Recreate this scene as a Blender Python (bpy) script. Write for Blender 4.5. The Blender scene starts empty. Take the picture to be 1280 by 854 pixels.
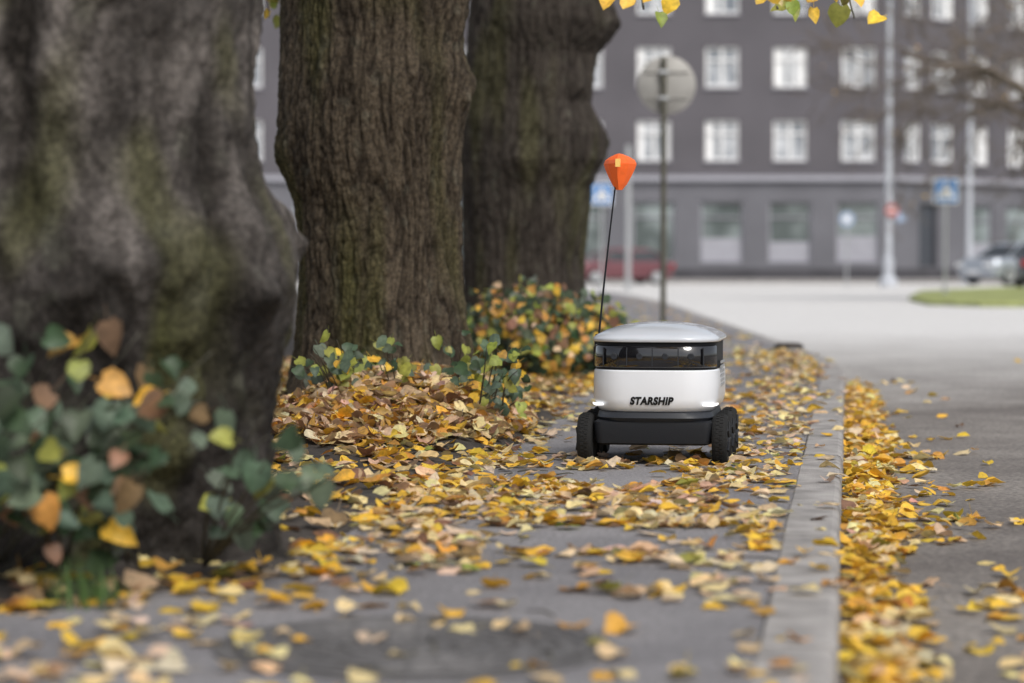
import bpy, bmesh, math, random
import numpy as np
from mathutils import Vector, noise, Matrix
random.seed(7); rng=np.random.default_rng(11)
scene=bpy.context.scene
F=3022.0; H=0.789
TH=math.atan(420/F); SN,CS=math.sin(TH),math.cos(TH)
def S(u,v): return (u*CS+v*SN, -u*SN+v*CS)

# ---------------------------------------------------------------- materials
def new_mat(name):
    m=bpy.data.materials.new(name); m.use_nodes=True
    nt=m.node_tree; b=nt.nodes['Principled BSDF']
    return m,nt,b
def simple(name,col,rough=0.5,metal=0.0,var=0.0,vscale=8.0,bump=0.0,bscale=60.0,emit=None,coat=0.0,spec=None):
    m,nt,b=new_mat(name)
    b.inputs['Base Color'].default_value=(*col,1); b.inputs['Roughness'].default_value=rough
    b.inputs['Metallic'].default_value=metal
    if coat: b.inputs['Coat Weight'].default_value=coat; b.inputs['Coat Roughness'].default_value=0.05
    if spec is not None: b.inputs['Specular IOR Level'].default_value=spec
    tc=nt.nodes.new('ShaderNodeTexCoord')
    if var>0:
        n=nt.nodes.new('ShaderNodeTexNoise'); n.inputs['Scale'].default_value=vscale; n.inputs['Detail'].default_value=4
        nt.links.new(tc.outputs['Object'],n.inputs['Vector'])
        r=nt.nodes.new('ShaderNodeValToRGB')
        r.color_ramp.elements[0].position=0.3; r.color_ramp.elements[1].position=0.7
        r.color_ramp.elements[0].color=(*[max(0,c*(1-var)) for c in col],1)
        r.color_ramp.elements[1].color=(*[min(1,c*(1+var)) for c in col],1)
        nt.links.new(n.outputs['Fac'],r.inputs['Fac']); nt.links.new(r.outputs['Color'],b.inputs['Base Color'])
    if bump>0:
        n2=nt.nodes.new('ShaderNodeTexNoise'); n2.inputs['Scale'].default_value=bscale; n2.inputs['Detail'].default_value=3
        nt.links.new(tc.outputs['Object'],n2.inputs['Vector'])
        bp=nt.nodes.new('ShaderNodeBump'); bp.inputs['Strength'].default_value=bump; bp.inputs['Distance'].default_value=0.01
        nt.links.new(n2.outputs['Fac'],bp.inputs['Height']); nt.links.new(bp.outputs['Normal'],b.inputs['Normal'])
    if emit: b.inputs['Emission Color'].default_value=(*emit[0],1); b.inputs['Emission Strength'].default_value=emit[1]
    return m
def asphalt(name,c1,c2,agg=1.0,lit_far=None,rough=0.85,fine=70):
    m,nt,b=new_mat(name); N=nt.nodes.new; L=nt.links.new
    geo=N('ShaderNodeNewGeometry')
    n1=N('ShaderNodeTexNoise'); n1.inputs['Scale'].default_value=0.9; n1.inputs['Detail'].default_value=7; n1.inputs['Roughness'].default_value=0.7
    L(geo.outputs['Position'],n1.inputs['Vector'])
    r=N('ShaderNodeValToRGB'); r.color_ramp.elements[0].position=0.35; r.color_ramp.elements[1].position=0.66
    r.color_ramp.elements[0].color=(*c1,1); r.color_ramp.elements[1].color=(*c2,1)
    L(n1.outputs['Fac'],r.inputs['Fac']); col=r.outputs['Color']
    if lit_far:  # blends towards a paler colour with distance, sunlight painted into the albedo
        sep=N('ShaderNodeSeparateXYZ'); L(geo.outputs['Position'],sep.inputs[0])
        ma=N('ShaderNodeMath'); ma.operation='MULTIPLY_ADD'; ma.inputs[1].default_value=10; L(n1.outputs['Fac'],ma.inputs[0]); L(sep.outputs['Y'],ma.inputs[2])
        mr=N('ShaderNodeMapRange'); mr.inputs['From Min'].default_value=lit_far[0]+5; mr.inputs['From Max'].default_value=lit_far[1]+5
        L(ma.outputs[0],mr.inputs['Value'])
        mx=N('ShaderNodeMix'); mx.data_type='RGBA'; L(mr.outputs['Result'],mx.inputs['Factor']); L(col,mx.inputs['A']); mx.inputs['B'].default_value=(*lit_far[2],1)
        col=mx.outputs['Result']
    n2=N('ShaderNodeTexNoise'); n2.inputs['Scale'].default_value=fine; n2.inputs['Detail'].default_value=4; n2.inputs['Roughness'].default_value=.65; L(geo.outputs['Position'],n2.inputs['Vector'])
    mr2=N('ShaderNodeMapRange'); mr2.inputs['From Min'].default_value=0.32; mr2.inputs['From Max'].default_value=0.68; mr2.inputs['To Min'].default_value=1-0.45*agg; mr2.inputs['To Max'].default_value=1+0.45*agg
    L(n2.outputs['Fac'],mr2.inputs['Value'])
    mm=N('ShaderNodeVectorMath'); mm.operation='SCALE'; L(col,mm.inputs[0]); L(mr2.outputs['Result'],mm.inputs['Scale'])
    L(mm.outputs[0],b.inputs['Base Color']); b.inputs['Roughness'].default_value=rough
    bp=N('ShaderNodeBump'); bp.inputs['Strength'].default_value=0.8; bp.inputs['Distance'].default_value=0.005
    L(n2.outputs['Fac'],bp.inputs['Height']); L(bp.outputs['Normal'],b.inputs['Normal'])
    return m
def attr_mat(name,rough=0.6,transl=0.0,nscale=30,nvar=0.35,bump=0.3,bscale=80,spec=0.4,det=4):
    m,nt,b=new_mat(name); N=nt.nodes.new; L=nt.links.new
    a=N('ShaderNodeAttribute'); a.attribute_name='Col'
    tc=N('ShaderNodeTexCoord'); n=N('ShaderNodeTexNoise'); n.inputs['Scale'].default_value=nscale; n.inputs['Detail'].default_value=det
    L(tc.outputs['Object'],n.inputs['Vector'])
    mr=N('ShaderNodeMapRange'); mr.inputs['From Min'].default_value=0.3; mr.inputs['From Max'].default_value=0.7
    mr.inputs['To Min'].default_value=1-nvar; mr.inputs['To Max'].default_value=1+nvar*0.7; L(n.outputs['Fac'],mr.inputs['Value'])
    vm=N('ShaderNodeVectorMath'); vm.operation='SCALE'; L(a.outputs['Color'],vm.inputs[0]); L(mr.outputs['Result'],vm.inputs['Scale'])
    L(vm.outputs[0],b.inputs['Base Color']); b.inputs['Roughness'].default_value=rough; b.inputs['Specular IOR Level'].default_value=spec
    if bump:
        mp=N('ShaderNodeMapping'); mp.inputs['Scale'].default_value=(1,1,.35); L(tc.outputs['Object'],mp.inputs['Vector'])
        n2=N('ShaderNodeTexNoise'); n2.inputs['Scale'].default_value=bscale; n2.inputs['Detail'].default_value=5; L(mp.outputs[0],n2.inputs['Vector'])
        bp=N('ShaderNodeBump'); bp.inputs['Strength'].default_value=bump; bp.inputs['Distance'].default_value=0.012
        L(n2.outputs['Fac'],bp.inputs['Height']); L(bp.outputs['Normal'],b.inputs['Normal'])
    if transl>0:
        t=N('ShaderNodeBsdfTranslucent'); L(vm.outputs[0],t.inputs['Color'])
        mx=N('ShaderNodeMixShader'); mx.inputs[0].default_value=transl
        L(b.outputs[0],mx.inputs[1]); L(t.outputs[0],mx.inputs[2]); L(mx.outputs[0],nt.nodes['Material Output'].inputs['Surface'])
    return m

M={}
M['leaf']=attr_mat('autumn_leaf',0.5,0.22,nscale=55,nvar=0.25,bump=0,det=2)
M['bark']=attr_mat('bark',0.9,0,nscale=60,nvar=0.5,bump=1.0,bscale=80,spec=0.2)
M['pave']=asphalt('pavement_asphalt',(0.135,0.130,0.138),(0.25,0.24,0.247))
M['road']=asphalt('road_asphalt',(0.115,0.10,0.09),(0.24,0.218,0.197),lit_far=(14,31,(0.60,0.588,0.575)),rough=0.7,agg=1.2,fine=48)  # pale far end is sunlight put into the base colour, near end stays dark
M['ground']=simple('dry_ground',(0.12,0.11,0.07),0.95,var=0.4,vscale=0.6)
M['concrete']=simple('kerb_concrete',(0.29,0.275,0.265),0.9,var=0.35,vscale=7,bump=0.6,bscale=120)
M['soil']=simple('soil',(0.045,0.037,0.031),0.97,var=0.5,vscale=10,bump=1.0,bscale=50)
M['iron']=simple('cast_iron',(0.125,0.12,0.12),0.6,0.3,var=0.3,vscale=20,bump=0.3)
M['robwhite']=simple('white_plastic',(0.80,0.82,0.86),0.28,coat=0.4,var=0.03,vscale=5)
M['lid']=simple('lid_plastic',(0.60,0.63,0.68),0.2,coat=0.6,var=0.03)
M['black']=simple('black_plastic',(0.012,0.013,0.016),0.55,bump=0.1,bscale=300,spec=.25)
M['darkgrey']=simple('dark_grey_plastic',(0.026,0.029,0.036),0.45,spec=.35)
M['visor']=simple('visor_glass',(0.008,0.008,0.010),0.06,coat=1.0)
M['rubber']=simple('rubber',(0.016,0.016,0.016),0.85,bump=0.3,bscale=150,spec=.25)
M['led']=simple('led_lamp',(1,1,1),0.3,emit=((1,1,1),1.3))
M['text']=simple('lettering_black',(0.008,0.008,0.008),0.6,spec=.2)
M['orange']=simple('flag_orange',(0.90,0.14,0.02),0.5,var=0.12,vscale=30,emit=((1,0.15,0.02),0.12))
M['yellowr']=simple('flag_reflector',(1.0,0.65,0.18),0.3)
M['metal']=simple('galvanised_steel',(0.42,0.43,0.44),0.5,0.5,var=0.15,vscale=12)
M['poledark']=simple('weathered_pole',(0.09,0.085,0.065),0.7,0.2,var=0.3,vscale=10)
M['lamppaint']=simple('lamp_paint',(0.46,0.48,0.52),0.5,var=0.08,vscale=2)
M['signback']=simple('sign_back',(0.32,0.31,0.29),0.6,0.2,var=0.12,vscale=5)
M['blue']=simple('sign_blue',(0.09,0.24,0.52),0.4)
M['paleblue']=simple('sign_pale_blue',(0.30,0.38,0.52),0.4)
M['red']=simple('sign_red',(0.45,0.12,0.11),0.4)
M['white']=simple('sign_white',(0.8,0.8,0.8),0.4)
M['wallup']=simple('render_dark',(0.106,0.099,0.111),0.9,var=0.12,vscale=0.35,bump=0.4,bscale=20)
M['walllow']=simple('stucco_grey',(0.145,0.145,0.162),0.9,var=0.12,vscale=0.5,bump=0.3,bscale=20)
M['plinth']=simple('plinth_stone',(0.06,0.058,0.066),0.85,var=0.2,vscale=1)
M['ledge']=simple('ledge_grey',(0.34,0.34,0.38),0.7,var=0.1)
M['frame']=simple('window_frame',(0.80,0.80,0.80),0.5)
M['roof']=simple('roof_metal',(0.10,0.10,0.11),0.6,0.3)
M['grass']=simple('grass',(0.30,0.33,0.12),0.9,var=0.35,vscale=1.5,bump=0.6,bscale=30)
M['blade']=simple('grass_blade',(0.08,0.15,0.035),0.6,var=0.3,vscale=20)
def glassmat(name,c1,c2,sc):
    m,nt,b=new_mat(name); N=nt.nodes.new; L=nt.links.new
    g=N('ShaderNodeNewGeometry'); n=N('ShaderNodeTexNoise'); n.inputs['Scale'].default_value=sc; n.inputs['Detail'].default_value=3
    L(g.outputs['Position'],n.inputs['Vector']); r=N('ShaderNodeValToRGB')
    r.color_ramp.elements[0].position=0.38; r.color_ramp.elements[1].position=0.62
    r.color_ramp.elements[0].color=(*c1,1); r.color_ramp.elements[1].color=(*c2,1)
    L(n.outputs['Fac'],r.inputs['Fac']); L(r.outputs['Color'],b.inputs['Base Color']); b.inputs['Roughness'].default_value=0.08
    b.inputs['Specular IOR Level'].default_value=0.7
    return m
M['glass']=glassmat('window_glass',(0.16,0.18,0.21),(0.55,0.57,0.60),0.55)
M['shop']=glassmat('shop_glass',(0.09,0.11,0.11),(0.33,0.38,0.38),0.45)
M['carglass']=simple('car_glass',(0.03,0.035,0.04),0.08)
M['carsilver']=simple('car_paint_silver',(0.36,0.39,0.44),0.3,0.4,coat=0.7)
M['cardark']=simple('car_paint_dark',(0.09,0.10,0.12),0.25,0.4,coat=0.7)
M['carred']=simple('car_paint_red',(0.14,0.045,0.055),0.3,0.2,coat=0.5)
M['redlamp']=simple('tail_lamp',(0.4,0.02,0.02),0.3)

# ---------------------------------------------------------------- mesh helpers
class MB:
    def __init__(s): s.v=[];s.f=[];s.m=[];s.mats=[]
    def mi(s,mat):
        if mat not in s.mats: s.mats.append(mat)
        return s.mats.index(mat)
    def add(s,vs,fs,mat):
        o=len(s.v); s.v+=[tuple(p) for p in vs]; k=s.mi(mat)
        for f in fs: s.f.append(tuple(i+o for i in f)); s.m.append(k)
    def box(s,x0,x1,y0,y1,z0,z1,mat):
        s.add([(x0,y0,z0),(x1,y0,z0),(x1,y1,z0),(x0,y1,z0),(x0,y0,z1),(x1,y0,z1),(x1,y1,z1),(x0,y1,z1)],
              [(0,3,2,1),(4,5,6,7),(0,1,5,4),(1,2,6,5),(2,3,7,6),(3,0,4,7)],mat)
    def tube(s,pts,rad,mat,n=10,caps=True):
        vs=[];fs=[];P=[Vector(p) for p in pts]
        ref=Vector((0.13,0.31,0.94)).normalized()
        for i,p in enumerate(P):
            t=(P[min(i+1,len(P)-1)]-P[max(i-1,0)]).normalized()
            a=t.cross(ref); 
            if a.length<0.05: a=t.cross(Vector((1,0,0)))
            a.normalize(); b=t.cross(a)
            for k in range(n):
                an=2*math.pi*k/n; vs.append(p+(a*math.cos(an)+b*math.sin(an))*rad[i])
        for i in range(len(P)-1):
            for k in range(n):
                fs.append((i*n+k,i*n+(k+1)%n,(i+1)*n+(k+1)%n,(i+1)*n+k))
        if caps: fs.append(tuple(range(n-1,-1,-1))); fs.append(tuple((len(P)-1)*n+k for k in range(n)))
        s.add(vs,fs,mat)
    def lathe(s,prof,mat,center=(0,0,0),axis='z',n=32):
        vs=[];fs=[];cx,cy,cz=center
        for r,h in prof:
            for k in range(n):
                a=2*math.pi*k/n; c,d=r*math.cos(a),r*math.sin(a)
                vs.append((cx+c,cy+d,cz+h) if axis=='z' else ((cx+h,cy+c,cz+d) if axis=='x' else (cx+c,cy+h,cz+d)))
        for i in range(len(prof)-1):
            for k in range(n): fs.append((i*n+k,i*n+(k+1)%n,(i+1)*n+(k+1)%n,(i+1)*n+k))
        fs.append(tuple(range(n-1,-1,-1))); fs.append(tuple((len(prof)-1)*n+k for k in range(n)))
        s.add(vs,fs,mat)
    def loft(s,rings,cap0=True,cap1=True,nc=8):
        """rings: (z,cx,cy,hx,hy,r,bulge,mat) stacked rounded rectangles"""
        allv=[];n=None
        for (z,cx,cy,hx,hy,r,bu,mat) in rings:
            r=min(r,hx*0.999,hy*0.999); pts=[]
            for qx,qy,a0 in ((1,1,0),(-1,1,90),(-1,-1,180),(1,-1,270)):
                for k in range(nc+1):
                    a=math.radians(a0+90*k/nc); pts.append((qx*(hx-r)+r*math.cos(a),qy*(hy-r)+r*math.sin(a)))
                nx={0:(-1,1),90:(-1,-1),180:(1,-1),270:(1,1)}[a0]
                x0,y0=pts[-1]; a=math.radians(a0+90)
                x1,y1=nx[0]*(hx-r)+r*math.cos(a),nx[1]*(hy-r)+r*math.sin(a)
                for k in (1,2,3,4,5): pts.append((x0+(x1-x0)*k/6,y0+(y1-y0)*k/6))
            q=[]
            for x,y in pts:
                if y<0: y-=bu*max(0,1-(x/hx)**2)
                else: y+=bu*max(0,1-(x/hx)**2)
                q.append((cx+x,cy+y,z))
            n=len(q); allv.append((q,mat))
        for i in range(len(allv)-1):
            s.add(allv[i][0]+allv[i+1][0],[(k,(k+1)%n,n+(k+1)%n,n+k) for k in range(n)],allv[i][1])
        if cap0: s.add(allv[0][0],[tuple(range(n-1,-1,-1))],allv[0][1])
        if cap1: s.add(allv[-1][0],[tuple(range(n))],allv[-1][1])
    def obj(s,name,parent=None,smooth=False,bevel=0,weld=False,auto=None):
        me=bpy.data.meshes.new(name); me.from_pydata(s.v,[],s.f)
        for m in s.mats: me.materials.append(m)
        me.polygons.foreach_set('material_index',s.m)
        if weld:
            bm=bmesh.new(); bm.from_mesh(me); bmesh.ops.remove_doubles(bm,verts=bm.verts,dist=1e-5); bm.to_mesh(me); bm.free()
        if smooth or auto: me.polygons.foreach_set('use_smooth',[True]*len(me.polygons))
        if auto: me.set_sharp_from_angle(angle=math.radians(auto))
        me.update(); o=bpy.data.objects.new(name,me); scene.collection.objects.link(o)
        if parent: o.parent=parent
        if bevel:
            b=o.modifiers.new('bevel','BEVEL'); b.width=bevel; b.segments=3; b.limit_method='ANGLE'
        return o
def empty(name,loc=(0,0,0),rz=0):
    e=bpy.data.objects.new(name,None); e.empty_display_size=0.2; e.location=loc; e.rotation_euler=(0,0,rz)
    scene.collection.objects.link(e); return e

# ---------------------------------------------------------------- leaves
LV=np.array([[0,.06,0],[0,.5,0],[0,1.05,0],[.26,-.06,0],[.47,.16,0],[.47,.48,0],[.26,.80,0],[-.26,-.06,0],[-.47,.16,0],[-.47,.48,0],[-.26,.80,0],
   [-.02,.08,0],[.02,.08,0],[.05,-.5,0],[.02,-.5,0]],float)
LF=[(0,3,4,1),(1,4,5),(1,5,6,2),(0,1,8,7),(1,9,8),(1,2,10,9),(11,14,13,12)]
NVL=15
def norm(a): return a/np.maximum(np.linalg.norm(a,axis=1,keepdims=True),1e-9)
def leaves(name,P,Nrm,T,size,col,parent=None,curl=0.25):
    n=len(P); z=norm(Nrm); y=norm(T-(T*z).sum(1,keepdims=True)*z); x=np.cross(y,z)
    base=np.repeat(LV[None],n,0).copy()
    c1=rng.normal(curl,0.36,n)[:,None]; c2=rng.normal(-0.10,0.32,n)[:,None]
    base[:,:,0]*=rng.uniform(0.75,1.1,n)[:,None]
    base[:,:11,:2]+=rng.normal(0,0.025,(n,11,2))
    base[:,:,2]=c1*np.abs(base[:,:,0])**1.3+c2*(base[:,:,1]-0.4)**2
    base[:,:11,2]+=rng.normal(0,0.035,(n,11))
    base[:,:,1]-=0.45
    base*=size[:,None,None]
    W=base[:,:,0:1]*x[:,None]+base[:,:,1:2]*y[:,None]+base[:,:,2:3]*z[:,None]+P[:,None]
    me=bpy.data.meshes.new(name); me.vertices.add(n*NVL); me.vertices.foreach_set('co',W.reshape(-1).astype(np.float32))
    li=[];ls=[];c=0
    for f in LF: ls.append(c); li+=list(f); c+=len(f)
    li=np.array(li); ls=np.array(ls)
    LI=(li[None]+np.arange(n)[:,None]*NVL).reshape(-1); LS=(ls[None]+np.arange(n)[:,None]*c).reshape(-1)
    me.loops.add(len(LI)); me.loops.foreach_set('vertex_index',LI.astype(np.int32))
    me.polygons.add(len(LS)); me.polygons.foreach_set('loop_start',LS.astype(np.int32))
    me.polygons.foreach_set('use_smooth',np.ones(len(LS),dtype=bool))
    me.update(calc_edges=True)
    a=me.color_attributes.new('Col','FLOAT_COLOR','POINT')
    cc=np.repeat(col[:,None,:],NVL,1)*np.array([1.1,1.08,.85,.95,.9,.9,.85,.95,.9,.9,.85,.8,.8,.6,.6])[None,:,None]
    cc=cc*rng.uniform(.88,1.08,(n,NVL,1))
    cc=np.concatenate([cc,np.ones((n,NVL,1))],2); a.data.foreach_set('color',cc.reshape(-1).astype(np.float32))
    me.materials.append(M['leaf'])
    o=bpy.data.objects.new(name,me); scene.collection.objects.link(o)
    if parent: o.parent=parent
    return o
PAL={'y':(.90,.55,.065),'p':(.88,.69,.34),'q':(.82,.66,.45),'t':(.70,.49,.30),'o':(.64,.33,.065),'b':(.26,.145,.08),'g':(.34,.36,.07),'d':(.05,.085,.038),'s':(.115,.16,.105)}
def palette(n,w):
    ks=list(w); p=np.array([w[k] for k in ks],float); p/=p.sum()
    idx=rng.choice(len(ks),n,p=p); c=np.array([PAL[k] for k in ks])[idx]
    return np.clip(c*rng.uniform(.72,1.1,(n,1))*rng.normal(1,.06,(n,3)),0.01,.95)
GW={'y':4.0,'p':4.6,'q':2.8,'t':2.2,'o':.8,'b':.6,'g':.15}

KB=[(-20,-.02),(17.5,-.02),(19.5,-.10),(22.3,-.42),(27,-1.0),(33,-1.75),(40,-2.6),(48,-3.6),(64,-6.2),(80,-10)]
def kerb_u(v): return float(np.interp(v,[a for a,b in KB],[b for a,b in KB]))
def soil_u(v):
    return float(np.interp(v,[-20,4.0,5.1,5.6,6.2,9,12,15,20,24,33,48,80],[-2.3,-2.2,-1.95,-1.6,-1.42,-1.45,-1.6,-1.62,-1.7,-2.4,-4.2,-6.5,-13]))
TREES=[(-1.32,6.6),(-.70,12.6),(.13,19.5)]
def soil_h(u,v):
    d=soil_u(v)-u; h=-0.03+0.05*min(1,max(0,d+0.12)/0.25)
    x,y=S(u,v); h+=0.018*noise.noise(Vector((x*4,y*4,0)))+0.01*noise.noise(Vector((x*14,y*14,3)))
    for tx,ty in TREES[1:]:
        r=math.hypot(x-tx,y-ty); h+=0.07*math.exp(-(r/0.85)**4)
    du,dv=(u+2.06)/0.50,(v-11.0)/1.25
    h+=0.21*math.exp(-(du*du+dv*dv)**1.2)*(1+.3*noise.noise(Vector((x*3,y*3,9))))
    return h

# ---------------------------------------------------------------- ground, road, pavement
g=MB(); g.add([(-600,-200,-.16),(600,-200,-.16),(600,900,-.16),(-600,900,-.16)],[(0,1,2,3)],M['ground']); g.obj('ground')
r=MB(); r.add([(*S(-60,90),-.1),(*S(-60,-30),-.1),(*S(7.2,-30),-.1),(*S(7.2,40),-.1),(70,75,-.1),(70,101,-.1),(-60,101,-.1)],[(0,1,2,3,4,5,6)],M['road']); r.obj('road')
p=MB(); vs=[];fs=[]; vv=list(np.arange(-20,64.1,0.5))
for i,v in enumerate(vv):
    k=kerb_u(v)-.162; a=-16
    for u in (a,k): vs.append((*S(u,v),0))
    vs.append((*S(k,v),-.15))
for i in range(len(vv)-1):
    b=i*3; fs+=[(b,b+1,b+4,b+3),(b+1,b+2,b+5,b+4)]
p.add(vs,fs,M['pave']); p.obj('pavement')
k=MB(); v=-3.0
while v<62:
    L=0.98
    a=[];n=6
    for j in range(n+1):
        t=v+L*j/n; ku=kerb_u(t); a.append((ku,t))
    dz=random.uniform(-.002,.004); ro=random.uniform(-.003,.003)
    vs=[];fs=[]
    for (ku,t) in a:
        ch=.004*noise.noise(Vector((t*3.1,ku,1))); 
        prof=[(-.16,-.15),(-.16,0.0),(-.154,.005),(-.022+ch,.005),(-.006+ch,-.003),(0,-.02+ch),(0.004,-.15)]
        for du,z in prof: vs.append((*S(ku+du+ro,t),z+(dz if z>-.1 else 0)))
    m=len(prof)
    for j in range(n):
        for q in range(m-1): fs.append((j*m+q,(j+1)*m+q,(j+1)*m+q+1,j*m+q+1))
    fs.append(tuple(range(m))); fs.append(tuple(n*m+q for q in range(m-1,-1,-1)))
    k.add(vs,fs,M['concrete']); v+=L+0.014
k.obj('kerb')
us=np.concatenate([np.arange(-9,-3.6,.3),np.arange(-3.6,-1.2,.04)]); vs_=np.concatenate([np.arange(-4,4,.3),np.arange(4,21,.05),np.arange(21,60,.5)])
s=MB(); vs=[];fs=[]
for v in vs_:
    for u in us:
        uu=u if v<21 else (u+1.2)*(1+ (v-21)*.05)+soil_u(v)+0.2
        vs.append((*S(uu,v),soil_h(uu,v)))
nu=len(us)
for i in range(len(vs_)-1):
    for j in range(nu-1): fs.append((i*nu+j,i*nu+j+1,(i+1)*nu+j+1,(i+1)*nu+j))
s.add(vs,fs,M['soil']); s.obj('soil_strip',smooth=True)
q=MB(); q.box(-60,70,101,140,-.15,0.02,M['concrete']); q.obj('far_pavement')
q=MB(); P0=[S(7.2,-30),S(14,-30),S(14,38),S(7.2,38)]
q.add([(*a,-.0) for a in P0]+[(*a,-.15) for a in P0],[(0,1,2,3),(0,3,7,4),(0,4,5,1),(1,5,6,2),(2,6,7,3)],M['pave']); q.obj('opposite_pavement')
ip=[(8.6,50),(9.3,48),(14,46.5),(40,46),(60,60),(60,84),(26,84),(16.5,80),(11.5,68),(9.2,56)]
q=MB(); n=len(ip); q.add([(a,b,.0) for a,b in ip]+[(a,b,-.12) for a,b in ip],[tuple(range(n))]+[(i,i+n,(i+1)%n+n,(i+1)%n) for i in range(n)],M['grass']); q.obj('grass_verge')

mh=MB(); R=.36
prof=[(R+.05,-.01),(R+.05,.006),(R+.012,.007),(R+.01,.001),(R,.001),(R,.008)]
rr=R-.02
while rr>.06:
    prof+=[(rr,.008),(rr-.004,.003),(rr-.018,.003),(rr-.022,.008)]; rr-=.042
prof+=[(.03,.008)]
mh.lathe(prof,M['iron'],(-.20,4.93,0),n=64)
for k2 in range(24):
    a=2*math.pi*k2/24
    for r1 in (.12,.2,.28):
        c,d=math.cos(a),math.sin(a); x=-.2+c*r1; y=4.93+d*r1
        mh.box(x-.008,x+.008,y-.008,y+.008,.004,.0095,M['iron'])
mh.obj('manhole_cover')
st=MB(); st.lathe([(.06,-.02),(.13,.0),(.14,.03),(.10,.055),(.03,.06)],M['soil'],(2.52,22.0,0),n=14); st.obj('stone',smooth=True)
tw=MB()
for i in range(60):
    u=random.uniform(-1.6,-.2); v=random.uniform(4.5,17); x,y=S(u,v); a=random.uniform(0,3.14); L=random.uniform(.05,.22); z=.006
    c,d=math.cos(a)*L/2,math.sin(a)*L/2; tw.tube([(x-c,y-d,z),(x+random.gauss(0,.01),y+random.gauss(0,.01),z+.006),(x+c,y+d,z+.002)],[.003,.0028,.0015],M['poledark'],n=5)
tw.obj('fallen_twigs',smooth=True)

# ---------------------------------------------------------------- fallen leaves
def ground_leaves(name,cands,dens,zf,w,smin=.038,smax=.082,tilt=.15,zr=.014):
    P=[];
    for u,v in cands:
        if random.random()<dens(u,v):
            x,y=S(u,v); P.append((x,y,zf(u,v)+random.random()**2*zr+.006))
    P=np.array(P); n=len(P)
    Nn=np.stack([rng.normal(0,tilt,n),rng.normal(0,tilt,n),np.ones(n)],1); a=rng.uniform(0,6.283,n)
    T=np.stack([np.cos(a),np.sin(a),np.zeros(n)],1)
    return leaves(name,P,Nn,T,rng.uniform(smin,smax,n),palette(n,w))
def uni(n,u0,u1,v0,v1): return zip(rng.uniform(u0,u1,n),rng.uniform(v0,v1,n))
def nz(u,v,s,k=0): return noise.noise(Vector((u*s,v*s*.7,k)))
def sm(x,a,b):
    t=min(1,max(0,(x-a)/(b-a))); return t*t*(3-2*t)
def dpave(u,v):
    e=u-kerb_u(v)
    if e>0 or u<soil_u(v)-.1: return 0
    if e>-.17: return .09*sm(v,3,5) if v<8 else .05
    if e>-.20: return .25
    cl=sm(nz(u,v,2.2)+.5*nz(u,v,6,4),-.36,.25)
    right=sm(e,-.75,-.3)*sm(v,5.8,7.8)*(1-.25*sm(v,12,18))
    left=sm(-(u-soil_u(v)),-.35,.05)*sm(v,5.4,6.2)
    mid=.06+.86*sm(v,5.6,7.0)*(1-.80*sm(v,8.7,10.2))
    d=mid*cl*.95+.36*right*(.5+.5*cl)+.38*left*(1-.5*sm(v,9,10))
    if v<6.0: d=max(.35*d,(.02+.27*sm(nz(u,v,2.6,7),.02,.35))*(0.5+.9*sm(u,-1.1,-.4))+.30*left+.25*sm(-u,.95,1.4))
    return min(1,d)
area=2.3*18
ground_leaves('fallen_leaves',uni(int(area*500),-2.4,0,3.6,21.6),dpave,lambda u,v:0.0,GW)
def dfar(u,v):
    if u>kerb_u(v)-.2 or u<soil_u(v): return 0
    return (.03+.34*sm(nz(u,v,1.2),-.1,.35))*(1-.7*sm(v,22,36))
ground_leaves('fallen_leaves',uni(22000,-7,0,21.6,50),dfar,lambda u,v:0.0,GW)
def dgut(u,v):
    e=u-kerb_u(v)
    if e<0.012: return 0
    w=.15+.09*nz(0,v,.9,2)
    core=1-sm(e,w*.5,w+.12)
    tail=(.20*(1-sm(e,.3,.9))*sm(nz(u,v,3,5),-.3,.3)+.015*sm(nz(u,v,1.5,8),-.1,.3))*(1-.85*sm(v,10,15))
    return min(1,core*(1-.9*sm(v,14.5,18))+tail)
def zg(u,v):
    e=u-kerb_u(v); return -.1+.03*(1-sm(e,.05,.25))*random.random()
ground_leaves('gutter_leaves',uni(int(.6*14*760),0,.6,3.6,18),dgut,zg,{'y':6.0,'p':3,'q':.6,'t':1.0,'o':1.0,'b':.4,'g':.1},tilt=.24)
ground_leaves('gutter_leaves',uni(int(3.4*22*260),.6,4,3.6,26),dgut,lambda u,v:-.1,{'y':3,'p':3,'t':3,'o':1,'b':2},smax=.07)
def dsoil(u,v):
    d=soil_u(v)-u
    if d<-.05: return 0
    a=.40+.4*sm(nz(u,v,2,3),-.3,.3)
    if 5.6<v<7.4 and d<1.0: a*=.28
    return a
ground_leaves('fallen_leaves',uni(int(3.2*17*330),-4.4,-1.2,4.0,21),dsoil,soil_h,{'y':3,'p':2.6,'t':2.2,'o':1.2,'b':1.2,'g':.2},tilt=.3)
def dm(u,v):
    du,dv=(u+2.03)/0.58,(v-10.9)/1.45; return 1 if du*du+dv*dv<1 else 0
ground_leaves('leaf_pile',uni(6400,-2.7,-1.3,9.4,12.5),dm,lambda u,v:soil_h(u,v)+random.random()*.04,{'y':1.4,'p':2.2,'q':1.4,'t':3.8,'o':1.8,'b':1.8},tilt=.6)

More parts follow.
